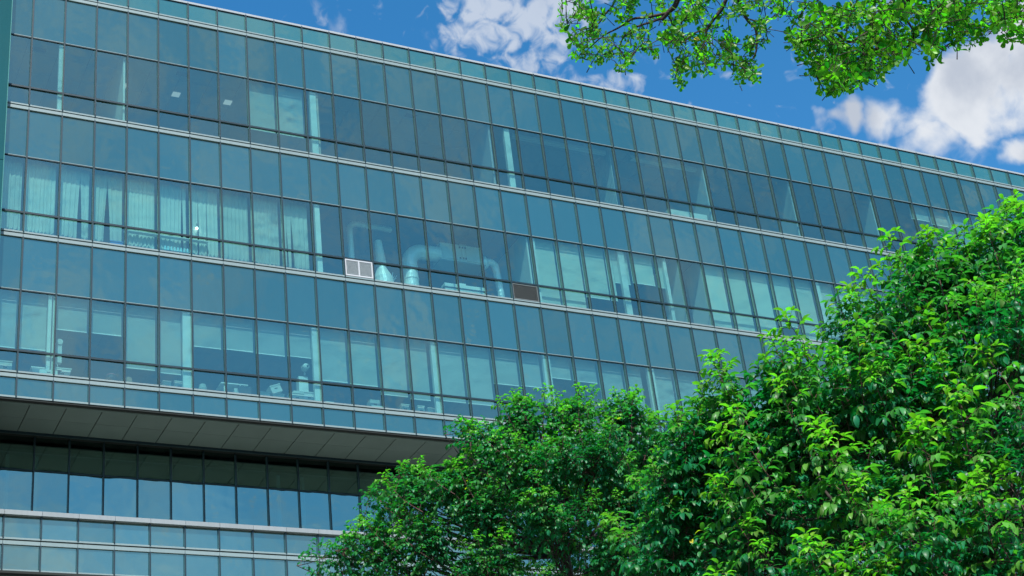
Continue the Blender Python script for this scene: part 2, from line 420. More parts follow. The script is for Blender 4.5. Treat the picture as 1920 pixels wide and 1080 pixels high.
# floors, ceilings, walls, roof
slabs = [(15.0, 2.5, 17.0), (20.05, .2, 20.85), (25.0, .2, 25.38), (29.55, .2, 29.92)]
mb = MB()
mb.box(-2, K1, 2.55, 16, 16.5, 16.9).box(-2, K1, .2, 16, 20.07, 20.83).box(-2, K1, .2, 16, 25.0, 25.37).box(-2, K1, .2, 16, 29.5, 29.91).box(-2, K1, .2, 16, 34.2, 34.6)
mb.box(-2, K1, 1.12, 2.5, 16.5, 16.9).box(-2, K1, 1.5, 16, 15.35, 15.6)
mb.obj('floor_slab', M_floor, B, OFF)
for zc in (19.5, 23.75, 28.30, 32.80):
    y0 = 2.45 if zc < 20 else .12
    mb = MB(); g = MB()
    for k in range(-2, K1):
        for j in range(6): mb.box(k * 1.0 + .01, k + .99, y0 + j * 1., y0 + j + .98, zc, zc + .03)
    o = mb.obj('ceiling', pmat('dark_plant_ceiling', (.08, .09, .09), .9) if zc == 28.30 else M_ceil, B, OFF)
    MB().box(-2, K1, y0, 16, zc + .035, zc + .12).obj('ceiling_backing', M_dark, B, OFF)
MB().box(-2, K1, 6.5, 6.7, 15.6, 34.2).obj('back_wall', M_int, B, OFF)
MB().box(-2, K1, 15.8, 16, GZ + .13, 35.1).obj('rear_wall', M_int, B, OFF)
MB().box(-2.2, -2.0, .2, 16, GZ + .13, 35.1).obj('end_wall', M_int, B, OFF)
MB().box(K1, K1 + .2, 0, 16, GZ + .13, 35.1).obj('end_wall', M_int, B, OFF)
MB().box(-2, K1, .5, 16, 34.95, 35.12).obj('roof', M_soff, B, OFF)
MB().box(-2, K1, 3.2, 3.5, GZ + .13, 15.33).obj('lower_wall', pmat('lower_wall_paint', (.2, .22, .21), .7, var=.1), B, OFF)
# structural columns just inside the glass
def column(x, z0, z1, wd=.22, y=.06, dp=.13): box('column', M_col, B, -wd / 2, wd / 2, 0, dp, 0, z1 - z0, loc=Vector((x, y, z0)) + OFF)
for x in (4.93 + .0, 9.0, 13.02, 17.08, 21.12): column(x - .06, 20.84, 23.72, .26)
column(1.0, 20.84, 23.72, .1); column(.86, 20.84, 23.72, .1)
for x, wd in ((9.22, .17), (17.12, .1), (20.62, .24), (22.42, .13), (29.2, .2)): column(x, 25.38, 28.27, wd)
for x, wd in ((.93, .13), (9.3, .22), (16.62, .22)): column(x, 29.92, 32.77, wd)
for x in (.30, 1.1, 8.42, 9.2): column(x, 16.92, 19.48, .10, 2.55, .12)
MB().box(9.3, 11.95, 2.9, 2.95, 18.02, 18.05).box(9.3, 11.95, 3.3, 3.35, 16.92, 18.02).obj('inner_ledge', M_int, B, OFF)
# partition walls running back from the facade
def partition(x, z0, z1, y1=4., mat=None, t=.06):
    box('partition', mat or M_col, B, 0, t, 0, y1 - .1, 0, z1 - z0, loc=Vector((x, .1, z0)) + OFF)
for x in (24.93, 28.93, 32.93, 36.95): partition(x, 29.92, 32.78, 4., pmat('grey_green_partition', (.34, .37, .36), .8))
partition(16.86, 25.38, 28.27, 2.6); partition(23.0, 25.38, 28.27, 3.); partition(24.0, 25.38, 28.27, 1.1)
partition(9.44, 29.92, 32.78, 1.4, pmat('beige_partition', (.45, .37, .30), .8)); partition(15.9, 29.92, 32.78, 3.5, pmat('grey_partition', (.40, .37, .35), .8))
partition(2.9, 29.92, 32.78, 5, M_int)
for a in ((17.0, 20.9, .35, .5, 32.45, 32.6), (22.0, 24.9, .35, .5, 32.45, 32.6)): MB().box(*a).obj('curtain_rail_box', M_col, B, OFF)
MB().box(21.1, 24.9, .5, .9, 30.0, 30.1).obj('inner_ledge', M_col, B, OFF); MB().box(23.2, 24.9, .3, .9, 30.2, 30.42).obj('inner_ledge', M_col, B, OFF)
# roller blinds (fabric + bottom bar)
def blind(k, z0, z1, mat, x0=.035, x1=.965, y=.20):
    o = box('roller_blind', mat, B, 0, x1 - x0, 0, .006, 0, z1 - z0, loc=Vector((k + x0, y, z0)) + OFF)
    box('bottom_bar', M_bar, o, 0, x1 - x0, -.008, .014, -.03, -.002)
    return o
b3 = {-1: 21.7, 0: 21.72, 1: 22.45, 2: 22.46, 3: 21.45, 4: 21.4, 5: 22.40, 6: 22.42, 7: 22.40, 8: 22.43, 9: 21.72, 10: 21.70, 11: 21.45, 12: 21.4, 13: 21.45, 14: 21.45, 15: 22.27, 16: 22.3, 17: 22.72, 18: 22.70, 19: 21.5, 20: 21.4, 21: 21.6, 22: 21.5, 23: 21.45, 24: 21.5, 25: 21.5, 26: 21.5, 27: 21.45}
for k, z in b3.items():
    x0, x1 = .035, .95
    if k in (4, 12, 20): x1 = .72
    if k in (0, 8, 16): x1 = .80
    if k in (5, 13): x0 = .12
    blind(k, z, 23.72, M_bl3, x0, x1)
for k in (17, 18): blind(k, 25.45, 28.2, M_bl2)
blind(19, 26.05, 28.2, M_bl2); blind(20, 26.8, 28.2, M_bl2, .3, .93, .20); blind(20, 26.05, 28.2, M_bl2, .03, .29, .20); blind(21, 26.9, 28.2, M_bl2); blind(22, 26.86, 28.2, M_bl2, .07, .42)
for k in range(24, 34): blind(k, 25.45 if k != 27 else 26.0, 28.2, M_bl2, .10, .975)
for k in (7, 8): blind(k, 30.68, 32.72, M_bl3.copy() if False else M_bl3)
for k, z in ((35, 31.95), (36, 31.85), (37, 31.0), (38, 31.0), (39, 31.0)): blind(k, z, 32.72, M_bl3)
# louvred vents in two of the low panes
def louvre(x, z0, z1, fm, sm_, fields, fw):
    f = MB().box(0, .95, -.02, .03, 0, z1 - z0, 0)
    o = part('louvre_backing', MB().box(0, .95, .03, .05, 0, z1 - z0).mesh('louvre_backing', M_grv), x + .025, -.03, z0)
    o.name = 'louvre'
    h = z1 - z0
    fr = MB().box(0, .95, -.02, .029, 0, fw).box(0, .95, -.02, .029, h - fw, h).box(0, fw, -.019, .029, fw, h - fw).box(.95 - fw, .95, -.019, .029, fw, h - fw)
    if fields == 2: fr.box(.475 - fw / 2, .475 + fw / 2, -.019, .029, fw, h - fw)
    fr.obj('frame', fm, o)
    sl = MB(); n = 15
    for i in range(n):
        z = fw + (h - 2 * fw) * i / n; dz = (h - 2 * fw) / n
        a = len(sl.v); x0, x1 = fw, .95 - fw
        sl.v += [(x0, -.014, z), (x1, -.014, z), (x1, .004, z + dz * .8), (x0, .004, z + dz * .8), (x0, -.008, z - .003), (x1, -.008, z - .003), (x1, .012, z + dz * .7), (x0, .012, z + dz * .7)]
        for q in ((0, 1, 2, 3), (7, 6, 5, 4), (0, 4, 5, 1), (2, 6, 7, 3)): sl.f.append(tuple(a + j for j in q)); sl.m.append(0)
    o2 = sl.obj('slats', sm_, o); o2['kind'] = 'stuff'
louvre(10, 25.425, 26.03, M_lwh, M_lgr, 2, .045)
louvre(16, 25.405, 26.0, pmat('louvre_frame_dark', (.10, .12, .12), .5), M_ldk, 1, .03)
# green glass screen at the left end, standing proud of the facade
for z0, z1 in ((13.2, 20.36), (20.38, 27.47), (27.49, 36.0)):
    for x0 in (-2.53, -4.34, -6.15):
        part('screen_pane', MB().box(0, 1.79, 0, .03, 0, z1 - z0, 0).mesh('screen_pane', [G_fin]), x0, -.5, z0)
MB().box(-.738, -.718, -.52, .12, 13.2, 36).obj('screen_edge', pmat('green_glass_edge', (.05, .20, .18), .3, var=.2, streak=True), B, OFF)
MB().box(-.85, -.845, -.465, -.3, 13.2, 36).box(-6, -.9, -.46, -.42, 27.45, 27.5).obj('screen_bracket', M_alu, B, OFF)
# ceiling lights on the top floor and glowing spots
for i, (u, v) in enumerate([(230, 160), (330, 177), (427, 192), (75, 93), (342, 139), (770, 217)]):
    d = ray(u, v); tt = 32.79 / d[2]; p = CAM + d * tt
    if i < 3: box('ceiling_light', M_int if False else M_tube, B, -.13, .13, -.13, .13, -.01, 0, loc=Vector(p) + OFF)
    else: box('air_grille', M_dark, B, -.2, .2, -.1, .1, -.01, 0, loc=Vector(p) + OFF)

# ------------------------------------------------------------------ things behind the glass
cur_lab = {-1: 'pale full-length curtain at the far left end of the middle glazed floor',
 0: 'flat pale curtain second from the left end of the middle floor, with even pleats',
 1: 'pale curtain with a slanted dark split near its right side on the middle floor',
 2: 'pale curtain parted in a tall dark wedge above a blue box',
 3: 'pale pleated curtain behind the small tins on the middle-floor shelf',
 4: 'pale pleated curtain behind the glass bottles and flat boxes',
 5: 'pale curtain with a glowing round bulb in front of it',
 6: 'pale curtain with fine even pleats just right of the glowing bulb curtain',
 7: 'finely pleated pale curtain next to the one torn into ragged slits',
 8: 'pale curtain split into ragged narrow dark slits beside a white column'}
def curtain(k, gaps):
    mb = MB(); n = 64; rows_ = 10; z0, z1 = 25.40, 28.12; r = random.Random(k + 40)
    ph = r.random() * 6; fq = r.uniform(40, 60)
    prof = [.02 * math.sin(fq * i / n + ph) + .012 * math.sin(97 * i / n + ph) + r.uniform(-.004, .004) for i in range(n + 1)]
    edges = [.045] + sum([[a, b] for a, b, *_ in gaps], []) + [.955]
    for s in range(0, len(edges), 2):
        xa, xb = edges[s], edges[s + 1]
        a = len(mb.v); nn = max(3, int(n * (xb - xa)))
        for j in range(rows_ + 1):
            t = j / rows_; z = z1 + (z0 - z1) * t
            xl, xr = xa, xb
            if s > 0:
                g = gaps[s // 2 - 1]; sp = max(0, (t - g[2]) / (1 - g[2])); sp = math.sin(min(1, sp) * math.pi * g[3]) ; xl = (g[0] + g[1]) / 2 + (g[1] - g[0]) / 2 * sp
            if s < len(edges) - 2:
                g = gaps[s // 2]; sp = max(0, (t - g[2]) / (1 - g[2])); sp = math.sin(min(1, sp) * math.pi * g[3]); xr = (g[0] + g[1]) / 2 - (g[1] - g[0]) / 2 * sp
            for i in range(nn + 1):
                x = xl + (xr - xl) * i / nn
                mb.v.append((x, prof[int((xa + (xb - xa) * i / nn) * n)] * (.5 + .5 * t), z - z0))
        for j in range(rows_):
            for i in range(nn):
                q = a + j * (nn + 1) + i; mb.f.append((q, q + nn + 1, q + nn + 2, q + 1)); mb.m.append(0)
    o = mb.obj('curtain', M_cur, None, (k, .30, z0), True)
    md = o.modifiers.new('thick', 'SOLIDIFY'); md.thickness = .003
    tag(o, cur_lab[k], 'curtain', 'curtains on the middle floor')
GP = {1: [(.60, .74, .12, .55)], 2: [(.40, .60, .15, .5)], 4: [(.78, .86, .05, .5)], 5: [(.30, .36, .05, .5), (.60, .63, .02, .5)], 8: [(.2, .26, .35, .6), (.34, .44, .2, .55)]}
for k in range(-1, 9): curtain(k, GP.get(k, []))
mb = MB(); 
for i in range(15): mb.box(0, .03, .1 * i, .1 * i + .075, 0, 2.75)
o = mb.obj('vertical_blind', M_bl3, None, (21.02, .35, 29.95)); tag(o, 'grey vertical-slat blind hanging at right angles to the glass on the top floor', 'blind')
# ductwork room
def arc(c, r, a0, a1, n, ax='xz'):
    return [(c[0] + r * math.cos(a0 + (a1 - a0) * i / n), c[1], c[2] + r * math.sin(a0 + (a1 - a0) * i / n)) for i in range(n + 1)]
PI = math.pi
def line(a, b, n): return [tuple(a[j] + (b[j] - a[j]) * i / n for j in range(3)) for i in range(n + 1)]
mb = MB(); pts = line((10.78, 1.2, 25.4), (10.80, 1.2, 28.0), 60) + arc((11.05, 1.2, 28.0), .25, PI, PI / 2, 10)[1:] + line((11.05, 1.2, 28.25), (12.3, 1.2, 28.22), 30)[1:]
mb.tube(pts, .095, 14, rib=.10); tag(mb.obj('flexible_duct', M_silver, smooth=False), 'thin ribbed silver duct rising above the white louvre and turning right', 'air duct')
mb = MB(); mb.tube(line((11.74, 1.1, 27.62), (11.80, 1.1, 26.68), 30), [.12 + .05 * i / 30 for i in range(31)], 14, rib=.08)
mb.tube([(11.80, 1.1, 26.60), (11.80, 1.1, 26.55), (11.82, 1.1, 26.2), (11.84, 1.1, 26.1), (11.84, 1.1, 25.9)], [.15, .17, .32, .33, .34], 18); mb.tube([(11.80, 1.1, 26.5), (11.8, 1.1, 26.72)], [.1, .1], 10)
tag(mb.obj('hooded_duct', M_silver, smooth=False), 'short silver duct widening into a cone hood just right of the white louvre', 'air duct')
mb = MB()
for i in range(5):
    a = i * 1.1; mb.tube([(12.15 + .1 * math.cos(a + t * .5) + .04 * t, 1.3 + .05 * i, 26.45 + .16 * math.sin(a + t * .7)) for t in range(7)], .012, 6)
tag(mb.obj('cable_bundle', M_silver), 'loose tangle of bright cables between the cone hood and the fat elbow duct', 'cables')
mb = MB(); mb.tube(line((12.88, 1.2, 25.4), (12.88, 1.2, 27.0), 16) + arc((13.38, 1.2, 27.0), .5, PI, PI / 2, 12)[1:] + line((13.38, 1.2, 27.5), (14.0, 1.2, 27.52), 6)[1:], .26, 20, rib=.015)
mb.tube([(12.88, 1.2, 26.8), (12.88, 1.2, 26.84)], .28, 20); mb.tube([(12.88, 1.2, 26.32), (12.88, 1.2, 26.36)], .28, 20)
tag(mb.obj('elbow_duct', M_silver, smooth=False), 'fat foil-wrapped elbow duct running into the left end of the big metal box', 'air duct')
a0 = empty('air_handling_unit', (14.8, 1.3, 27.18)); tag(a0, 'large hung metal box with bolted doors between two foil ducts', 'ventilation unit')
MB().box(-.8, .8, -.3, .4, .05, .72).obj('casing', M_gal, a0)
for x0, x1 in ((-.76, -.12), (-.02, .1), (.14, .76)): MB().box(x0, x1, -.325, -.302, .1, .67).obj('door', M_gal, a0)
for x in (-.09, .03, .12):
    for z in (.18, .6): MB().box(x - .025, x + .025, -.35, -.326, z - .03, z + .03).obj('latch', M_dark, a0)
MB().box(-.85, .85, -.32, .42, 0, .045).obj('base_rail', M_alu, a0)
MB().box(.05, .3, -.1, .2, .721, .9).obj('control_box', M_gal, a0)
for x in (-.7, .7): MB().box(x - .01, x + .01, 0, .02, .721, 1.1).obj('hanger_rod', M_alu, a0)
mb = MB(); mb.tube([(15.62, 1.2, 27.45), (15.7, 1.2, 27.42), (15.78, 1.2, 27.45)], [.24, .26, .2], 16); mb.tube(line((15.75, 1.2, 27.5), (15.95, 1.2, 27.5), 3) + arc((15.95, 1.2, 27.3), .2, PI / 2, 0, 8)[1:] + line((16.15, 1.2, 27.3), (16.3, 1.2, 25.5), 26)[1:], .12, 14, rib=.06)
tag(mb.obj('down_duct', M_silver, smooth=False), 'silver duct dropping from the right end of the metal box beside the dark louvre', 'air duct')
a1 = empty('floor_unit', (14.75, 1.25, 25.4)); tag(a1, 'low metal machine on the floor beneath the big hung ventilation box', 'ventilation unit')
MB().box(-.75, .75, -.3, .3, 0, .88).obj('casing', M_gal, a1); MB().box(-.2, .1, -.2, .1, .881, 1.0).obj('motor', M_gal, a1); MB().box(-.78, .78, -.32, .32, .7, .74).obj('band', M_dark, a1)
# shelf things on the middle floor
sh = MB().box(3, 5.6, .1, .25, 26.03, 26.05)
def thing(name, mb, mat, lab, cat, loc=(0, 0, 0), group=None, smooth=False):
    return tag(mb.obj(name, mat, None, loc, smooth), lab, cat, group)
thing('shelf', sh, M_bar, 'thin shelf across the curtained panes carrying small tins and flat boxes', 'shelf')
thing('plastic_bin', MB().box(-.18, .18, -.1, .1, 0, .16).box(-.2, .2, -.12, .12, .161, .19), M_blue, 'blue plastic box low in the pane with the wedge-split curtain', 'box', (2.75, .18, 25.39))
thing('tin', MB().tube([(0, 0, 0), (0, 0, .12), (0, 0, .13)], [.05, .05, .04], 12), M_foam, 'short pale tin standing left on the thin shelf', 'tin', (3.38, .17, 26.051))
thing('cloth_heap', MB().tube([(-.2, 0, .02), (-.1, 0, .05), (.1, 0, .05), (.2, 0, .02)], [.02, .05, .05, .02], 8), M_carton, 'flattened pale heap at the middle of the thin shelf', 'bundle', (3.8, .17, 26.051))
thing('flat_box', MB().box(-.15, .15, -.05, .05, 0, .05).box(.0, .28, -.045, .045, .051, .08), M_carton, 'flat boxes lying right on the thin shelf', 'box', (4.2, .17, 26.051))
thing('bottle', MB().tube([(0, 0, 0), (0, 0, .16), (0, 0, .2), (0, 0, .25)], [.045, .045, .02, .02], 10), M_foam, 'white bottle low beside the third mullion of the curtained floor', 'bottle', (3.88, .18, 25.39))
cr = MB()
for i in range(9):
    for j in range(2): cr.tube([(.1 * i, .0, .16 * j), (.1 * i, 0, .16 * j + .12), (.1 * i, 0, .16 * j + .15)], [.035, .035, .015], 8)
cr.box(-.06, .9, -.05, .06, -.02, -.001).box(-.06, .9, -.05, .06, .152, .159)
thing('bottle_rack', cr, pmat('pale_blue_plastic', (.35, .62, .7), .5), 'rack of pale blue bottles in two tiers in front of curtains', 'bottles', (4.25, .18, 25.41))
# lamps
def lamp(u, v, y, r, lab, name='lamp_bulb'):
    d = ray(u, v); p = CAM + d * ((y - CAM[1]) / d[1])
    e = empty(name, tuple(p)); tag(e, lab, 'lamp')
    MB().tube([(0, 0, -r), (0, 0, -r * .6), (0, 0, 0), (0, 0, r * .6), (0, 0, r)], [r * .3, r * .85, r, r * .85, r * .3], 12).obj('bulb', M_lamp, e, smooth=True)
    MB().tube([(0, 0, r), (0, 0, r + .12)], .012, 6).obj('stem', M_dark, e)
lamp(369, 428, .2, .045, 'glowing white bulb in front of a pale curtain', 'wall_lamp')
lamp(484, 673, .5, .02, 'tiny glowing spot by a mullion under a half-raised grey blind', 'spot_lamp')
lamp(1305, 563, 1.5, .035, 'left one of a glowing pair of small lamps behind dark glass', 'ceiling_spot')
lamp(1315, 562, 1.5, .05, 'larger right one of a glowing pair of small lamps behind dark glass', 'ceiling_spot')
# light tubes seen through blinds
for u, v, lab in ((192, 614, 'lit ceiling tube showing through the short blind near the left end'), (440, 641, 'lit ceiling tube showing through the blind above the desk'), (1255, 735, 'lit ceiling tube behind the blind just left of the right-hand tree')):
    d = ray(u, v); p = CAM + d * ((.30 - CAM[1]) / d[1])
    thing('tube_light', MB().box(-.18, .18, -.01, .01, -.012, .012), emis('tube_glow', (.9, 1, .97), .55), lab, 'light', tuple(p))
# boxes and furniture on the lowest overhanging floor; each stands on the floor at z 20.85
FZ = 20.835
def carton(x, w_, h_, lab, mat=None, y=.42, flare=0., z=FZ, rz=0., cat='box', name='carton', lid=True):
    e = MB(); hw = w_ / 2
    e.prism([(-hw, 0), (hw, 0), (hw + flare, h_), (-hw - flare, h_)], -.15, .15)
    if lid: e.box(-hw - flare - .012, hw + flare + .012, -.165, .165, h_ + .001, h_ + .035)
    e.box(-.05, .05, -.158, -.151, h_ * .55, h_ * .65, 1)
    o = e.obj(name, [mat or M_carton, M_dark], None, (x, y, z)); o.rotation_euler = (0, 0, rz); return tag(o, lab, cat)
carton(-.27, .36, .42, 'square white carton at the far left edge of the lowest office floor')
carton(.86, .62, .33, 'wide white plastic crate with flared rim left of the slim column', M_foam, flare=.10, name='crate')
carton(.88, .50, .20, 'low white tray in front of the wide flared crate', M_foam, y=.2, z=FZ, lid=False, name='tray')
carton(1.30, .34, .38, 'white flared crate right of the slim column, wires looping over it', M_foam, flare=.08, name='crate')
mb = MB().tube([(1.02 + .16 * math.cos(a), .3, 21.28 + .16 * math.sin(a)) for a in np.linspace(0, PI, 14)], .008, 6).tube([(1.1, .25, 21.2), (1.16, .25, 20.84)], .012, 6).tube([(.93, .25, 21.22), (.9, .25, 20.84)], .012, 6)
thing('wire_stand', mb, M_bar, 'thin bright wire stand looping beside the slim column between two crates', 'stand')
e = MB().tube([(0, 0, 0), (0, 0, .38)], [.15, .12], 14)
o = empty('waste_bin', (2.72, .4, FZ)); tag(o, 'dark round bin with a red rim standing under the fourth pane', 'bin')
e.obj('body', M_dark, o); MB().tube([(0, 0, .381), (0, 0, .41)], .13, 14).obj('rim', M_pink, o)
thing('paper_bag', MB().prism([(-.11, 0), (.13, 0), (.08, .28), (0, .33), (-.1, .27)], -.06, .06), M_brown, 'tan brown bag leaning against the glass right of the red-rimmed bin', 'bag', (3.18, .25, FZ))
carton(4.32, .24, .3, 'small pale carton, left one of a pair by the wide white column')
carton(4.68, .27, .34, 'pale carton between its smaller twin and the wide white column')
dk = empty('desk', (6.45, .75, FZ)); tag(dk, 'white desk with thin legs seen under two half-raised blinds', 'desk')
MB().box(-.42, .42, -.2, .3, .60, .63).obj('top', M_bar, dk)
for x in (-.3, .32): MB().box(x - .015, x + .015, -.15, -.12, 0, .599).obj('leg', M_bar, dk)
MB().box(.0, .1, -.15, .1, .25, .5).obj('drawer_unit', M_foam, dk)
ch = empty('office_chair', (6.72, .45, FZ)); tag(ch, 'dark chair with a pale frame right of the white desk', 'chair')
MB().box(-.2, .2, -.03, .0, .12, .5).obj('backrest', M_dark, ch); MB().box(-.2, .2, -.2, .2, .08, .115).obj('seat', M_dark, ch)
MB().tube([(-.24, 0, 0), (-.21, 0, .2), (-.17, 0, .48), (-.12, 0, .53)], .014, 6).tube([(-.24, -.2, .06), (.24, -.2, .03)], .02, 6).obj('frame', M_bar, ch)
st = empty('task_chair', (5.45, .5, FZ)); tag(st, 'pale rounded chair back close behind the wide white column', 'chair')
MB().tube([(0, 0, .1), (0, 0, .3), (0, 0, .45)], [.1, .13, .09], 12).obj('backrest', M_bl3, st); MB().tube([(.05, 0, .1), (.35, 0, 0)], .02, 6).obj('leg', M_dark, st)
carton(7.30, .30, .27, 'pale carton, leftmost of the pile with a tilted open box')
carton(7.72, .36, .26, 'pale carton carrying the tilted open box')
o = carton(7.70, .34, .22, 'white open box lying tilted on top of a pale carton', M_foam, z=FZ + .34); o.rotation_euler = (0, rad(-22), 0)
carton(8.32, .42, .36, 'pale carton at the left of the large pile below the round lamp head')
carton(8.70, .34, .42, 'tall white box with dark straps beside the column of the large pile', M_foam)
o = carton(8.45, .5, .05, 'flat white lid lying over the large pile of cartons', M_foam, z=FZ + .4, lid=False)
carton(9.35, .26, .16, 'small low white box alone right of the carton pile', M_foam)
carton(10.85, .32, .42, 'grey-white upright box standing alone in the eleventh pane', M_bl3, lid=False)
carton(10.85, .4, .12, 'low dark tray in front of the lone upright box', M_foam, y=.22, lid=False, name='tray')
carton(11.86, .30, .34, 'pale carton with one flap up, left of three by the right-hand column', flare=-.02)
carton(12.40, .28, .34, 'pale rounded carton, middle one of three by the right-hand column', flare=-.03)
carton(12.76, .26, .30, 'low pale carton touching the right-hand column')
fn = empty('round_lamp', (8.62, .35, FZ)); tag(fn, 'white round-headed appliance on a pale cabinet beside a column, dark spot in its face', 'appliance')
MB().box(-.2, .10, .0, .25, 0, 1.0).obj('cabinet', M_gal, fn)
MB().tube([(0, -.2, 1.28), (0, -.17, 1.28), (0, 0, 1.28), (0, .1, 1.28)], [.06, .10, .11, .06], 16).obj('head', M_foam, fn)
MB().tube([(.03, -.23, 1.27), (.03, -.201, 1.27)], .035, 10).obj('lens', M_dark, fn); MB().tube([(0, .0, 1.05), (0, 0, 1.14)], .03, 8).obj('stem', M_foam, fn)
wc = empty('wall_unit', (1.22, .4, 22.05)); tag(wc, 'white tall dispenser with rounded top just right of the slim column under a short blind', 'appliance')
MB().box(-.07, .07, -.05, .1, -.6, 0).obj('body', M_foam, wc); MB().tube([(0, -.08, .06), (0, .1, .06)], .09, 14).obj('head', M_foam, wc)
thing('chair_back', MB().tube([(0, 0, 0), (0, 0, .16), (0, 0, .2)], [.16, .13, .02], 12), M_pink, 'dull red rounded chair back low behind dark glass left of the white louvre', 'chair', (9.55, .6, 25.55))

# ------------------------------------------------------------------ trees
def leafmat(name, old, new, tr=.38, rough=.33):
    mt = bpy.data.materials.new(name); mt.use_nodes = True; t = NT(mt.node_tree); t.n.clear()
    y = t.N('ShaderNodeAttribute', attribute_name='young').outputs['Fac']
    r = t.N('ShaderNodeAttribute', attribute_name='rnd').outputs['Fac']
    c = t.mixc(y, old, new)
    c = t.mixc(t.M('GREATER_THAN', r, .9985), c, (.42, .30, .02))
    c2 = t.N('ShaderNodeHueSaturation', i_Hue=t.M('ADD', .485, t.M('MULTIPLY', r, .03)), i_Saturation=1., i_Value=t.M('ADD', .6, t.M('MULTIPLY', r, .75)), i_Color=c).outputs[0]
    b = t.N('ShaderNodeBsdfPrincipled', i_Base_Color=c2, i_Roughness=rough + .08); b.inputs['Specular IOR Level'].default_value = .32
    tc = t.mixc(1., c2, (1.0, 2.0, .6), 'MULTIPLY')
    tl = t.N('ShaderNodeBsdfTranslucent', i_Color=tc)
    mx = t.N('ShaderNodeMixShader', i_Fac=tr); t.l.new(b.outputs[0], mx.inputs[1]); t.l.new(tl.outputs[0], mx.inputs[2])
    t.l.new(mx.outputs[0], t.N('ShaderNodeOutputMaterial').inputs[0]); return mt
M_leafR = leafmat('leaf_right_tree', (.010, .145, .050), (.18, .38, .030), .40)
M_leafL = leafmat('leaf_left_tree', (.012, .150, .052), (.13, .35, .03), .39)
M_leafO = leafmat('leaf_overhanging', (.018, .16, .016), (.19, .40, .014), .55, .3)
M_bark = pmat('bark', (.035, .026, .020), .9, var=.5, vscale=20, bump=.6, bscale=30)
M_twig = pmat('red_brown_twig', (.085, .035, .03), .7, var=.2)
M_barkO = pmat('dark_bark', (.035, .025, .018), .9, var=.4, vscale=20, bump=.5)

def leaf_tpl(bend, prof, rows_t, wid):
    """unit-length leaf: x along, y across, z up. returns verts, tris"""
    V = [(0, 0, 0)]; ang = rad(8); x = z = 0.; last = 0.
    for t, wv in zip(rows_t, prof):
        st = t - last; ang2 = rad(8) - rad(bend) * ((t + last) / 2); x += st * math.cos(ang2); z += st * math.sin(ang2); last = t
        a = rad(8) - rad(bend) * t; nx, nz = -math.sin(a), math.cos(a); k = wv * wid * .5; up = .28 * k
        V += [(x + nx * up, -k, z + nz * up), (x, 0, z), (x + nx * up, k, z + nz * up)]
    st = 1 - last; a = rad(8) - rad(bend) * .95; V.append((x + st * math.cos(a), 0, z + st * math.sin(a)))
    Fc = [(0, 1, 2), (0, 2, 3)]
    n = len(rows_t)
    for i in range(n - 1):
        p = 1 + 3 * i; q = p + 3
        Fc += [(p, q, q + 1), (p, q + 1, p + 1), (p + 1, q + 1, q + 2), (p + 1, q + 2, p + 2)]
    e = 1 + 3 * (n - 1); tip = 3 * n + 1
    Fc += [(e, tip, e + 1), (e + 1, tip, e + 2)]
    return np.array(V), np.array(Fc)
BENDS = [35, 70, 100]
TPL3 = [leaf_tpl(b, (.75, 1., .62), (.18, .48, .80), .42) for b in BENDS]
TPL2 = [leaf_tpl(b, (.9, .85), (.28, .68), .52) for b in BENDS]
TPLO = [leaf_tpl(b, (.35, .85, 1.), (.25, .58, .84), .50) for b in (0, 20, 45)]

def frame(d, up):
    d = d / (np.linalg.norm(d) + 1e-9); s = np.cross(up, d); s /= (np.linalg.norm(s) + 1e-9); n = np.cross(d, s)
    return np.stack([d, s, n], 1)      # columns
def nrm(v): return v / (np.linalg.norm(v) + 1e-9)

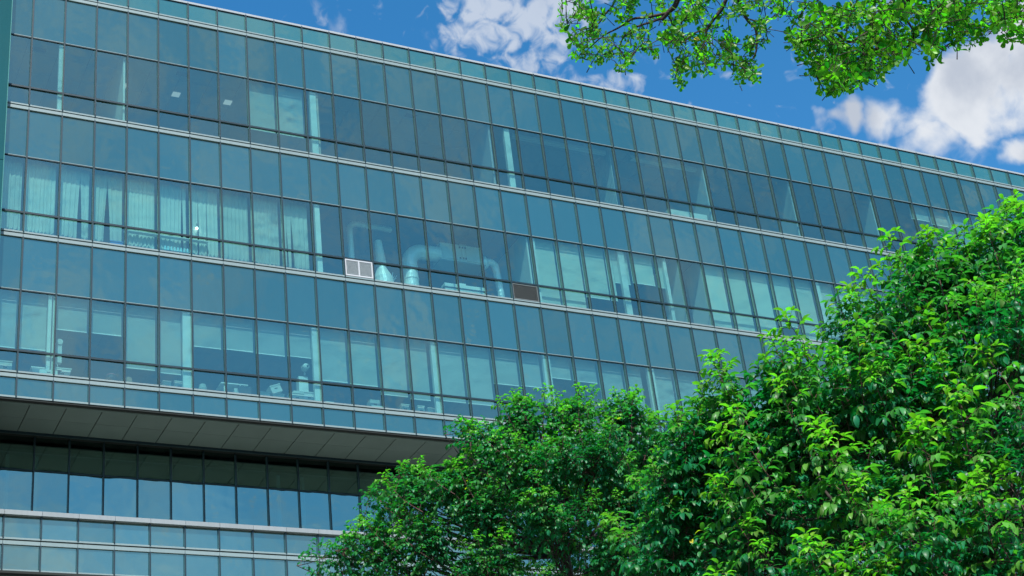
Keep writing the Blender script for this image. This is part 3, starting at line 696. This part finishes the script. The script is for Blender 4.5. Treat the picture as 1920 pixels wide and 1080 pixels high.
def make_shoot(r, tilt, Ls=1.15, leafL=.165, nlat=15, latmax=.46):
    """leafy leader with drooping two-ranked side twigs. returns leaves (pos, frame, length, bend, young) and twig lines"""
    leaves = []; lines = []
    d = np.array([math.sin(tilt), 0, math.cos(tilt)]); p = np.zeros(3); N = 14; stem = [p.copy()]; dirs = [d.copy()]
    for i in range(N):
        d = nrm(d + np.array([r.gauss(0, .05), r.gauss(0, .05), .03 if tilt > .3 else 0]))
        p = p + d * Ls / N; stem.append(p.copy()); dirs.append(d.copy())
    lines.append((stem, .008, .003))
    az = r.random() * 6.28
    for i in range(nlat):
        s = .08 + .92 * i / nlat; k = s * N; a = int(k); f = k - a
        p0 = stem[a] * (1 - f) + stem[min(a + 1, N)] * f; ds = dirs[a]
        az += 2.4 + r.gauss(0, .2)
        side = nrm(np.cross(ds, [math.cos(az), math.sin(az), .1]))
        ln = latmax * (1 - s) ** .7 * r.uniform(.75, 1.15) + .05
        dd = nrm(side + ds * (.35 + .5 * s)); q = p0.copy(); pts = [q.copy()]; nl = max(2, int(ln / .053))
        for j in range(nl):
            dd = nrm(dd + np.array([0, 0, -.075 - .05 * (1 - s)]) + np.array([r.gauss(0, .04) for _ in range(3)]))
            q = q + dd * ln / nl; pts.append(q.copy())
            hs = nrm(np.cross(dd, [0, 0, 1]))
            sgn = 1 if j % 2 else -1
            tipness = max(0, s - .55) / .45
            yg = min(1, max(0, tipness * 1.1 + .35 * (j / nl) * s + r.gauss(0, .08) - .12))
            for sg in ((sgn,) if j < nl - 1 else (-1, 1, 0)):
                ld = nrm(hs * sg * .8 + dd * (.55 if sg else 1) + np.array([0, 0, -.2]) + np.array([r.gauss(0, .06) for _ in range(3)]))
                lf = leafL * r.uniform(.75, 1.15) * (.75 + .25 * (1 - s))
                leaves.append((q, frame(ld, np.array([r.gauss(0, .15), r.gauss(0, .15), 1.])), lf, r.choice((0, 1, 1, 2)), yg))
        lines.append((pts, .004, .0015))
    for i in range(9):      # leaves round the growing tip
        a = i * 2.4; ld = nrm(np.array([math.cos(a), math.sin(a), .5 - .08 * i]) + dirs[-1] * .4)
        leaves.append((stem[-1] - dirs[-1] * .02 * i, frame(ld, np.array([0, 0, 1.]) + dirs[-1]), leafL * r.uniform(.6, .95), r.choice((1, 2)), min(1, .85 + r.gauss(0, .15))))
    return leaves, lines

def make_rosette(r, leafL=.07):
    leaves = []; d = np.array([0, 0, 1.]); 
    n = r.randint(6, 10)
    for i in range(n):
        a = i * 2.4; e = r.uniform(-.1, .8)
        ld = nrm(np.array([math.cos(a), math.sin(a), e]))
        leaves.append((np.array([0, 0, -.012 * i]), frame(ld, np.array([r.gauss(0, .3), r.gauss(0, .3), 1.])), leafL * r.uniform(.6, 1.2), r.choice((0, 0, 1, 2)), min(1, max(0, r.gauss(.45, .28)))))
    return leaves, [([np.array([0, 0, -.14]), np.zeros(3)], .004, .002)]

def pack(proto):
    lv, ln = proto
    return (np.array([l[0] for l in lv]), np.array([l[1] for l in lv]), np.array([l[2] for l in lv]), np.array([l[3] for l in lv]), np.array([l[4] for l in lv]), ln)

def tubes_mesh(name, lines, mat, ns=5):
    V = []; Fc = []; base = 0
    for pts, r0, r1 in lines:
        pts = np.asarray(pts); n = len(pts)
        if n < 2: continue
        tn = np.gradient(pts, axis=0); tn /= (np.linalg.norm(tn, axis=1, keepdims=True) + 1e-9)
        a = np.cross(tn, [.3, .9, .1]); a /= (np.linalg.norm(a, axis=1, keepdims=True) + 1e-9); b = np.cross(tn, a)
        rr = np.linspace(r0, r1, n)[:, None, None]
        an = np.arange(ns) * 2 * math.pi / ns
        ring = pts[:, None] + rr * (a[:, None] * np.cos(an)[None, :, None] + b[:, None] * np.sin(an)[None, :, None])
        V.append(ring.reshape(-1, 3))
        i = np.arange(n - 1)[:, None]; k = np.arange(ns)[None]; k2 = (k + 1) % ns
        q = np.stack([base + i * ns + k, base + i * ns + k2, base + (i + 1) * ns + k2, base + (i + 1) * ns + k], -1).reshape(-1, 4)
        Fc.append(np.concatenate([q[:, [0, 1, 2]], q[:, [0, 2, 3]]])); base += n * ns
    return tri_mesh(name, np.concatenate(V), np.concatenate(Fc), mat)
def tri_mesh(name, V, Fc, mat, attrs=None, smooth=True):
    me = bpy.data.meshes.new(name); me.vertices.add(len(V)); me.vertices.foreach_set('co', np.ascontiguousarray(V, dtype=np.float32).ravel())
    me.loops.add(len(Fc) * 3); me.loops.foreach_set('vertex_index', np.ascontiguousarray(Fc, dtype=np.int32).ravel())
    me.polygons.add(len(Fc)); me.polygons.foreach_set('loop_start', np.arange(len(Fc), dtype=np.int32) * 3)
    me.polygons.foreach_set('loop_total', np.full(len(Fc), 3, dtype=np.int32))
    if smooth: me.polygons.foreach_set('use_smooth', np.ones(len(Fc), dtype=bool))
    for k, v in (attrs or {}).items():
        at_ = me.attributes.new(k, 'FLOAT', 'POINT'); at_.data.foreach_set('value', np.ascontiguousarray(v, dtype=np.float32))
    me.materials.append(mat); me.update(calc_edges=True); return me

def build_tree(root, protos, places, tpls, lmat, twmat, n_ind, seed, leafname='leaf'):
    """places: (proto index, position, spin about z or 3x3 rotation, scale, youngness offset)"""
    r = np.random.default_rng(seed); P = []; Rm = []; Ln = []; Bd = []; Yg = []; lines = []
    for pi, pos, R, s, yo in places:
        pp, pf, pl, pb, py, pln = protos[pi]
        P.append(pp @ R.T * s + pos); Rm.append(np.einsum('ij,njk->nik', R, pf)); Ln.append(pl * s); Bd.append(pb); Yg.append(np.clip(py + yo, 0, 1))
        for pts, a, b in pln: lines.append((np.asarray(pts) @ R.T * s + pos, a * s, b * s))
    P = np.concatenate(P); Rm = np.concatenate(Rm); Ln = np.concatenate(Ln); Bd = np.concatenate(Bd); Yg = np.concatenate(Yg)
    n = len(P); rnd = r.random(n)
    # the leaves nearest the viewer become single parts
    q = proj(P); px = Ln / q[:, 2] * F
    inside = (q[:, 0] > 5) & (q[:, 0] < 1915) & (q[:, 1] > 5) & (q[:, 1] < 1075)
    # front-most leaf of each small picture cell, so that the single ones are really in view
    cell = (q[:, 0] // 22).astype(int) * 1000 + (q[:, 1] // 22).astype(int)
    order = np.lexsort((q[:, 2], cell)); first = np.ones(n, bool); first[1:] = cell[order][1:] != cell[order][:-1]
    front = np.zeros(n, bool); front[order[first]] = True
    cand = np.where(front & inside)[0]; cand = cand[np.argsort(-px[cand])][:n_ind]
    ind = np.zeros(n, bool); ind[cand] = True
    base = np.array(root.location)
    # joined foliage
    Vs = []; Fs = []; Y = []; Rn = []; off = 0
    for b, (tv, tf) in enumerate(tpls):
        sel = np.where((Bd == b) & ~ind)[0]
        if not len(sel): continue
        v = np.einsum('nij,kj->nki', Rm[sel], tv) * Ln[sel][:, None, None] + P[sel][:, None] - base
        k = len(tv); Vs.append(v.reshape(-1, 3)); Fs.append((tf[None] + (np.arange(len(sel)) * k)[:, None, None] + off).reshape(-1, 3))
        Y.append(np.repeat(Yg[sel], k)); Rn.append(np.repeat(rnd[sel], k)); off += len(sel) * k
    me = tri_mesh('foliage', np.concatenate(Vs), np.concatenate(Fs), lmat, {'young': np.concatenate(Y), 'rnd': np.concatenate(Rn)})
    o = link('foliage', me, root); o['kind'] = 'stuff'
    # single leaves share 3 shapes x 4 ages
    cache = {}
    for i in cand:
        key = (int(Bd[i]), int(min(3, Yg[i] * 4)))
        if key not in cache:
            tv, tf = tpls[key[0]]; cache[key] = tri_mesh(leafname, tv, tf, lmat, {'young': np.full(len(tv), .125 + key[1] * .25), 'rnd': np.full(len(tv), .5)})
        o = bpy.data.objects.new(leafname, cache[key]); col.objects.link(o); o.parent = root
        M = Matrix.Identity(4); A = Rm[i] * Ln[i]; t = P[i] - base
        for a in range(3):
            for c in range(3): M[a][c] = A[a][c]
            M[a][3] = t[a]
        o.matrix_local = M
    lines = [(np.asarray(p) - base, a, b) for p, a, b in lines]
    o = link('twigs', tubes_mesh('twigs', lines, twmat, 4), root); o['kind'] = 'stuff'
    print('leaves', n, 'verts', off)

def curve_pts(a, b, r, sag=.12, n=7):
    a = np.asarray(a, float); b = np.asarray(b, float); L_ = np.linalg.norm(b - a)
    m1 = a + (b - a) * .33 + np.array([r.gauss(0, .06), r.gauss(0, .06), -sag * .6]) * L_; m2 = a + (b - a) * .66 + np.array([r.gauss(0, .06), r.gauss(0, .06), -sag]) * L_
    out = []
    for i in range(n + 1):
        t = i / n; out.append(a * (1 - t) ** 3 + 3 * m1 * t * (1 - t) ** 2 + 3 * m2 * t * t * (1 - t) + b * t ** 3)
    return out

def crown_tree(name, label, base_uv, depth, lobes, protos, nshoot, seed, lmat, tpls, trunk_r, shoot_scale, young, n_ind, flat=0., leaders=()):
    """lobes: (u, v, depth, radius, shoots)"""
    r = random.Random(seed)
    ct = at(*base_uv, depth); foot = np.array([ct[0], ct[1], GZ])
    root = empty(name, tuple(foot)); tag(root, label, 'tree')
    tr = curve_pts(foot, ct, r, 0, 14); tr[0] = foot
    link('trunk', tubes_mesh('trunk', [(np.array(tr) - foot, trunk_r, trunk_r * .5)], M_bark, 10), root)
    alln = []; places = []; blines = []; fork = [np.array(tr[k]) for k in (8, 9, 10, 11, 12, 13, 14)]
    for (u, v, dp, rd_, ns) in lobes:
        c = at(u, v, dp)
        cand_ = [f for f in fork if f[2] < c[2] - .2] or [fork[0]]
        f0 = min(cand_, key=lambda f: np.linalg.norm(f - c) + r.random() * .5)
        pts = curve_pts(f0, c, r, .1, 10); alln += [np.array(q) for q in pts[3:]]
        link('limb', tubes_mesh('limb', [(np.array(pts) - foot, trunk_r * .28, .015)], M_bark, 7), root)
        for k in range(ns):
            # directions over the lobe, mostly up and sideways
            zz = r.uniform(-.45, 1.) if r.random() < .8 else r.uniform(.3, 1); a = r.random() * 2 * math.pi; h = math.sqrt(max(0, 1 - zz * zz))
            d = np.array([h * math.cos(a), h * math.sin(a), zz])
            rr = rd_ * (.4 + .6 * r.random() ** .5) if r.random() < .84 else rd_ * r.uniform(1.05, 1.4)
            p = c + d * np.array([1, 1, .9]) * rr
            up = nrm(d + np.array([0, 0, .75 - flat]))
            tilt = math.acos(max(-1, min(1, up[2]))); ti = min(3, int(round(tilt / rad(27)))); pi = ti * 3 + r.randrange(3)
            s = shoot_scale * r.uniform(.7, 1.15)
            az = math.atan2(d[1], d[0]) + r.gauss(0, .15); R = np.array([[math.cos(az), -math.sin(az), 0], [math.sin(az), math.cos(az), 0], [0, 0, 1]])
            back = p - up * s * .9
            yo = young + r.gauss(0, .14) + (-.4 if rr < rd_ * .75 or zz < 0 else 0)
            places.append((pi, back, R, s, yo))
            j = r.randrange(3, 11); blines.append((np.array(curve_pts(pts[j], back, r, .15, 5)) - foot, .016 * s + .004, .008 * s))
    # long leading shoots that stand out of the crown: (u, v of the tip, depth, lean to the viewer's left, scale, youngness)
    for (u, v, dp, lean, s, yo) in leaders:
        tip = at(u, v, dp); d = nrm(-RC[0] * lean + np.array([0, 0, 1.]) - RC[2] * .15)
        tilt = math.acos(max(-1, min(1, d[2]))); ti = min(3, int(round(tilt / rad(27)))); az = math.atan2(d[1], d[0])
        back = tip - d * 1.12 * s; R = np.array([[math.cos(az), -math.sin(az), 0], [math.sin(az), math.cos(az), 0], [0, 0, 1]])
        places.append((ti * 3 + r.randrange(3), back, R, s, yo))
        tgt = min(alln, key=lambda q: np.linalg.norm(q - back) + (2 if q[2] > back[2] else 0)); blines.append((np.array(curve_pts(tgt, back, r, .15, 5)) - foot, .02 * s + .004, .009 * s))
    o = link('branches', tubes_mesh('branches', blines, M_bark, 5), root); o['kind'] = 'stuff'
    build_tree(root, protos, places, tpls, lmat, M_twig, n_ind, seed, 'leaf')
    return root

r_ = random.Random(11)
SH = [pack(make_shoot(r_, rad(27) * ti)) for ti in range(4) for _ in range(3)]
SH2 = [pack(make_shoot(r_, rad(27) * ti, 1.0, .135, 14, .44)) for ti in range(4) for _ in range(3)]
right_lobes = [
 (1285, 830, 17.6, .35, 8), (1275, 930, 17.4, .4, 8), (1250, 1020, 17.2, .35, 7), (1340, 850, 18.6, .5, 9), (1300, 990, 18.4, .7, 10),
 (1895, 480, 19.5, .60, 20), (1790, 520, 19, .55, 16), (1720, 520, 18.8, .45, 7), (1690, 610, 18.5, .6, 10), (1620, 620, 18.2, .45, 7), (1575, 745, 17.8, .5, 9), (1480, 705, 17.6, .36, 6), (1430, 760, 17.6, .45, 7), (1345, 780, 17.8, .42, 6),
 (1400, 850, 17.4, .6, 8), (1480, 850, 17, .7, 10), (1600, 800, 17, .8, 12), (1720, 740, 17, .8, 14), (1850, 680, 17.5, .9, 15), (1900, 600, 18.5, .8, 10),
 (1440, 980, 16.6, .7, 9), (1580, 960, 16, .75, 10), (1720, 900, 16, .8, 11), (1880, 850, 16.2, .85, 12),
 (1330, 960, 17.2, .6, 7), (1340, 1080, 16.8, .6, 7), (1530, 1110, 15.2, .65, 8), (1700, 1060, 14.8, .65, 9), (1860, 1040, 15.0, .7, 9), (1420, 1180, 16., .7, 7), (1620, 1210, 15, .7, 6), (1800, 1200, 15, .7, 6),
 (2050, 640, 18.5, 1.1, 10), (2060, 880, 17, 1.1, 10), (2060, 1120, 16, 1.0, 7), (1650, 880, 19.5, 1.2, 22), (1820, 800, 20, 1.3, 22), (1470, 960, 19.5, 1.1, 22), (1650, 1120, 18.5, 1.2, 10), (1880, 1120, 19, 1.2, 16), (1350, 1000, 19, .8, 14)]
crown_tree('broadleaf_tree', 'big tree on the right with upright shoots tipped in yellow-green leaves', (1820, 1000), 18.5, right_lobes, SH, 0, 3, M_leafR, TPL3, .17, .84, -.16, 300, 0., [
 (1462, 596, 17.2, .5, .95, .2), (1415, 648, 17.2, .6, .8, .2), (1298, 690, 17.4, .7, .8, .25), (1600, 520, 17.8, .45, .95, .15), (1672, 440, 18.2, .3, .95, .15), (1722, 428, 18.4, .1, 1.0, .2), (1640, 500, 18, .5, .8, .1), (1785, 440, 18.5, .1, .8, .2), (1832, 408, 18.6, .1, 1.1, .2), (1882, 380, 18.8, .15, 1.15, .05), (1915, 400, 18.8, -.2, 1.1, .1),
 (1505, 668, 17, .2, .8, .2), (1570, 665, 17.2, .2, .8, .15), (1900, 520, 17.6, 0, 1.0, .25), (1745, 560, 17.4, .1, 1.0, .2), (1500, 812, 15.9, .5, 1.0, .45), (1545, 815, 15.9, .2, .9, .4), (1700, 786, 15.8, .1, 1.1, .45), (1772, 727, 15.9, .1, 1.15, .45), (1770, 650, 16.6, .1, 1.0, .35), (1885, 620, 16.4, 0, 1.0, .35),
 (1835, 875, 15.0, .1, 1.1, .5), (1890, 850, 15.2, .1, .9, .5), (1505, 1008, 14.9, .2, 1.0, .5), (1610, 1022, 14.6, 0, .9, .5), (1690, 1040, 14.4, -.1, .9, .5), (1330, 812, 16.4, .5, .9, .35), (1370, 770, 16.6, .4, .9, .3), (1340, 900, 16.2, .4, .8, .3), (1600, 905, 15.4, .3, .8, .4), (1665, 930, 15.2, .1, .7, .45), (1620, 700, 16.6, .3, 1., .2), (1450, 720, 16.8, .3, .9, .2), (1700, 640, 17, .1, 1., .15), (1350, 1075, 15.4, .2, .8, .3)])
left_lobes = [
 (1060, 780, 28, .55, 15), (975, 785, 28, .5, 14), (1165, 785, 28, .55, 15), (1215, 840, 28.5, .5, 11), (930, 840, 27.6, .5, 12), (1110, 860, 27, .8, 21), (1000, 880, 27, .8, 21),
 (860, 905, 27.4, .45, 14), (800, 915, 27.6, .35, 7), (745, 935, 27.8, .25, 5), (900, 960, 27, .75, 21), (800, 1010, 27, .55, 15), (720, 1025, 27.4, .35, 9), (660, 1030, 27.5, .2, 4), (705, 935, 27.8, .12, 3), (625, 1035, 27.5, .1, 3), (885, 815, 27.6, .18, 4), (690, 1000, 27.4, .2, 5), (765, 890, 27.8, .15, 4), (1040, 980, 26.4, .9, 25), (1180, 940, 26.8, .9, 24),
 (1270, 880, 28, .6, 15), (1280, 1000, 27, .9, 21), (1160, 1050, 26.4, .9, 21), (920, 1070, 26.6, .9, 22), (780, 1100, 27, .6, 15), (700, 1110, 27.5, .35, 7), (1050, 1130, 26.4, .9, 16), (1230, 1130, 26.6, .9, 12), (850, 1180, 26.8, .8, 10),
 (1050, 900, 30, 1.1, 26), (1180, 930, 30.5, 1.1, 26), (930, 980, 30, .9, 22), (1100, 1060, 30, 1.2, 26), (950, 1120, 30, 1.1, 16)]
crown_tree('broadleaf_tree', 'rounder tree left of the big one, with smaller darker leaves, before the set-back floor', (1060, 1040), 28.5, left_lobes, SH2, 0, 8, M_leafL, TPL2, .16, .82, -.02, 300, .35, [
 (990, 712, 27.6, .1, 1.0, .2), (960, 722, 27.8, .3, .8, .15), (1072, 704, 27.6, 0, 1.0, .2), (1108, 735, 27.6, -.3, .9, .2), (1168, 708, 27.8, 0, 1.0, .15), (1200, 730, 28, -.3, .9, .15), (908, 748, 27.4, .7, .9, .15), (872, 800, 27.2, 1.2, .9, .1), (1030, 740, 27.2, .1, .9, .25), (1140, 770, 27.2, .2, .9, .25),
 (850, 845, 27, 1.2, .9, .1), (757, 872, 27, 1.5, .9, .15), (678, 918, 27, 2.4, 1.0, .1), (655, 985, 26.9, 1.6, .9, .1), (618, 1022, 27, 2.6, 1.0, .05), (720, 985, 26.8, 1.2, .9, .2), (820, 870, 26.8, .8, .9, .2), (650, 1060, 26.8, 2., .8, .05), (1235, 768, 28, -.4, .9, .1)])

# overhanging canopy, top right
def overhang():
    r = random.Random(21); D0 = 12.5
    base = at(2300, -300, 13.5); foot = np.array([base[0], base[1], GZ])
    root = empty('overhanging_tree', tuple(foot)); tag(root, 'tree whose dark crooked branches and small paddle leaves hang into the top right corner', 'tree')
    crown0 = at(2250, -420, 13.5)
    link('trunk', tubes_mesh('trunk', [(np.array(curve_pts(foot, crown0, r, 0, 14)) - foot, .22, .12)], M_barkO, 10), root)
    hub1 = at(1720, -260, 12.8); hub2 = at(1330, -200, 12.6)
    def limb(uv, r0, r1, start=None, dep=12.5, dv=.0):
        pts = ([start] if start is not None else []) + [at(u, v, dep + dv * i) for i, (u, v) in enumerate(uv)]
        P = []; pts = [np.array(p) for p in pts]
        ext = [2 * pts[0] - pts[1]] + pts + [2 * pts[-1] - pts[-2]]
        for i in range(1, len(ext) - 2):
            for k in range(4):
                t = k / 4; a, b, c, d = ext[i - 1:i + 3]
                P.append(.5 * ((2 * b) + (c - a) * t + (2 * a - 5 * b + 4 * c - d) * t * t + (3 * b - a - 3 * c + d) * t ** 3))
        P.append(pts[-1]); P = np.array(P)
        link('limb', tubes_mesh('limb', [(P - foot, r0, r1)], M_barkO, 7), root)
        return list(P)
    nodes = []
    limb([(1980, -350), (1720, -260)], .1, .06, crown0, 12.9)
    limb([(1560, -270), (1330, -200)], .05, .035, hub1, 12.6)
    nodes += limb([(1285, -90), (1270, 0), (1254, 22), (1240, 37)], .030, .016, hub2)
    nodes += limb([(1254, 24), (1215, 32), (1185, 36), (1160, 52), (1130, 68), (1100, 95)], .013, .004)
    nodes += limb([(1250, 30), (1225, 40), (1195, 50), (1172, 66), (1160, 90)], .012, .004)
    nodes += limb([(1254, 30), (1262, 45), (1275, 62), (1285, 76), (1286, 110)], .009, .003)
    nodes += limb([(1175, -90), (1153, 0), (1135, 26), (1115, 50), (1080, 56)], .012, .004, hub2)
    nodes += limb([(1375, -80), (1360, 2), (1338, 36), (1325, 56), (1322, 76), (1305, 110)], .02, .006, hub2)
    nodes += limb([(1325, 55), (1300, 63), (1286, 76)], .007, .005)
    nodes += limb([(1372, -60), (1388, 8), (1402, 38), (1417, 55), (1418, 95), (1405, 120)], .02, .005, hub2)
    nodes += limb([(1400, 35), (1430, 40), (1460, 25)], .007, .003)
    nodes += limb([(1740, -90), (1690, 15), (1660, 38), (1645, 55), (1646, 84), (1632, 112), (1610, 135)], .038, .008, hub1)
    nodes += limb([(1645, 55), (1618, 66), (1590, 78), (1560, 60), (1510, 78), (1475, 72)], .014, .004)
    nodes += limb([(1646, 84), (1662, 96), (1668, 118)], .01, .004)
    nodes += limb([(1646, 72), (1610, 90), (1600, 120)], .01, .003)
    nodes += limb([(1660, 20), (1645, 28), (1610, 24), (1560, 10)], .01, .004)
    nodes += limb([(1690, -90), (1694, 0), (1700, 35), (1712, 58), (1713, 85)], .018, .005, hub1)
    nodes += limb([(1850, -90), (1868, 0), (1880, 35), (1860, 60)], .02, .005, hub1)
    nodes += limb([(1800, -80), (1790, 0), (1775, 50)], .016, .004, hub1)
    nodes += limb([(1590, -100), (1570, -30), (1520, 10)], .02, .005, hub1)
    patches = [(1085, 45, 45, 40, 30), (1110, 85, 45, 28, 34), (1150, 105, 40, 22, 18), (1175, 125, 16, 12, 5), (1130, 0, 60, 30, 30), (1075, 5, 25, 25, 8), (1190, 70, 30, 30, 18), (1200, 10, 55, 25, 28), (1178, 50, 30, 25, 12),
               (1250, 80, 35, 30, 24), (1290, 60, 45, 40, 32), (1290, 115, 35, 22, 24), (1277, 145, 16, 18, 10), (1340, 80, 40, 35, 32), (1390, 95, 40, 30, 32), (1400, 140, 25, 18, 16), (1350, 20, 55, 30, 34), (1420, 60, 22, 40, 20), (1430, 20, 45, 30, 26), (1470, 12, 25, 20, 10), (1300, 10, 40, 20, 22),
               (1330, 128, 35, 12, 12), (1480, 70, 18, 14, 7),
               (1530, 30, 50, 30, 34), (1540, 85, 50, 35, 55), (1590, 60, 60, 45, 65), (1560, 130, 38, 25, 42), (1620, 120, 50, 28, 50), (1570, 160, 35, 16, 22), (1660, 90, 50, 35, 55), (1700, 45, 60, 45, 65), (1760, 60, 35, 45, 24), (1745, 100, 20, 18, 10), (1640, 10, 60, 30, 50),
               (1790, 20, 45, 30, 34), (1850, 35, 60, 40, 62), (1810, 70, 30, 22, 16), (1900, 25, 45, 35, 40), (1905, 65, 25, 20, 12), (1750, 15, 40, 25, 28),
               (1200, -60, 140, 45, 60), (1450, -70, 140, 50, 70), (1700, -80, 160, 50, 110), (1900, -70, 120, 60, 90), (2050, 0, 100, 80, 70), (1800, -220, 260, 90, 120), (1350, -200, 200, 70, 60), (2150, -150, 150, 120, 80)]
    nodes = [np.array(p) for p in nodes]; tips = []
    for (u, v, ru, rv, n) in patches:
        for k in range(int(n * (.64 if u < 1490 and v > -20 else .78))):
            a = r.random() * 6.283; q = math.sqrt(r.random())
            tips.append(at(u + ru * q * math.cos(a), v + rv * q * math.sin(a), 12.5 + r.gauss(0, .45)))
    NA = np.array(nodes + [hub1, hub2]); dist = [np.min(np.linalg.norm(NA - t, axis=1)) for t in tips]
    order = np.argsort(dist); lines = []; places = []
    ROS = [pack(make_rosette(r)) for _ in range(10)]
    for i in order:
        t = tips[i]; dd = np.linalg.norm(NA - t, axis=1); j = int(np.argmin(dd)); L_ = dd[j]
        if L_ < .02: L_ = .02
        pts = curve_pts(NA[j], t, r, -.05, 4)
        lines.append((np.array(pts) - foot, .0035 + .0025 * min(1, L_), .0022))
        NA = np.vstack([NA, np.array(pts[2])[None], t[None]])
        d = nrm(t - np.array(pts[2]) + np.array([r.gauss(0, .03), r.gauss(0, .03), .03]))
        A = frame(np.array([r.gauss(0, 1), r.gauss(0, 1), .2]), d)   # z column ~ d
        z = nrm(d); x = nrm(np.cross(z, [r.gauss(0, 1), r.gauss(0, 1), r.gauss(0, 1)])); y = np.cross(z, x)
        places.append((r.randrange(10), t, np.stack([x, y, z], 1), r.uniform(.65, 1.15) * (.88 if proj(t)[0] < 1500 else 1.1), r.gauss(0, .12)))
    o = link('branches', tubes_mesh('branches', lines, M_barkO, 5), root); o['kind'] = 'stuff'
    build_tree(root, ROS, places, TPLO, M_leafO, M_barkO, 300, 4)
overhang()
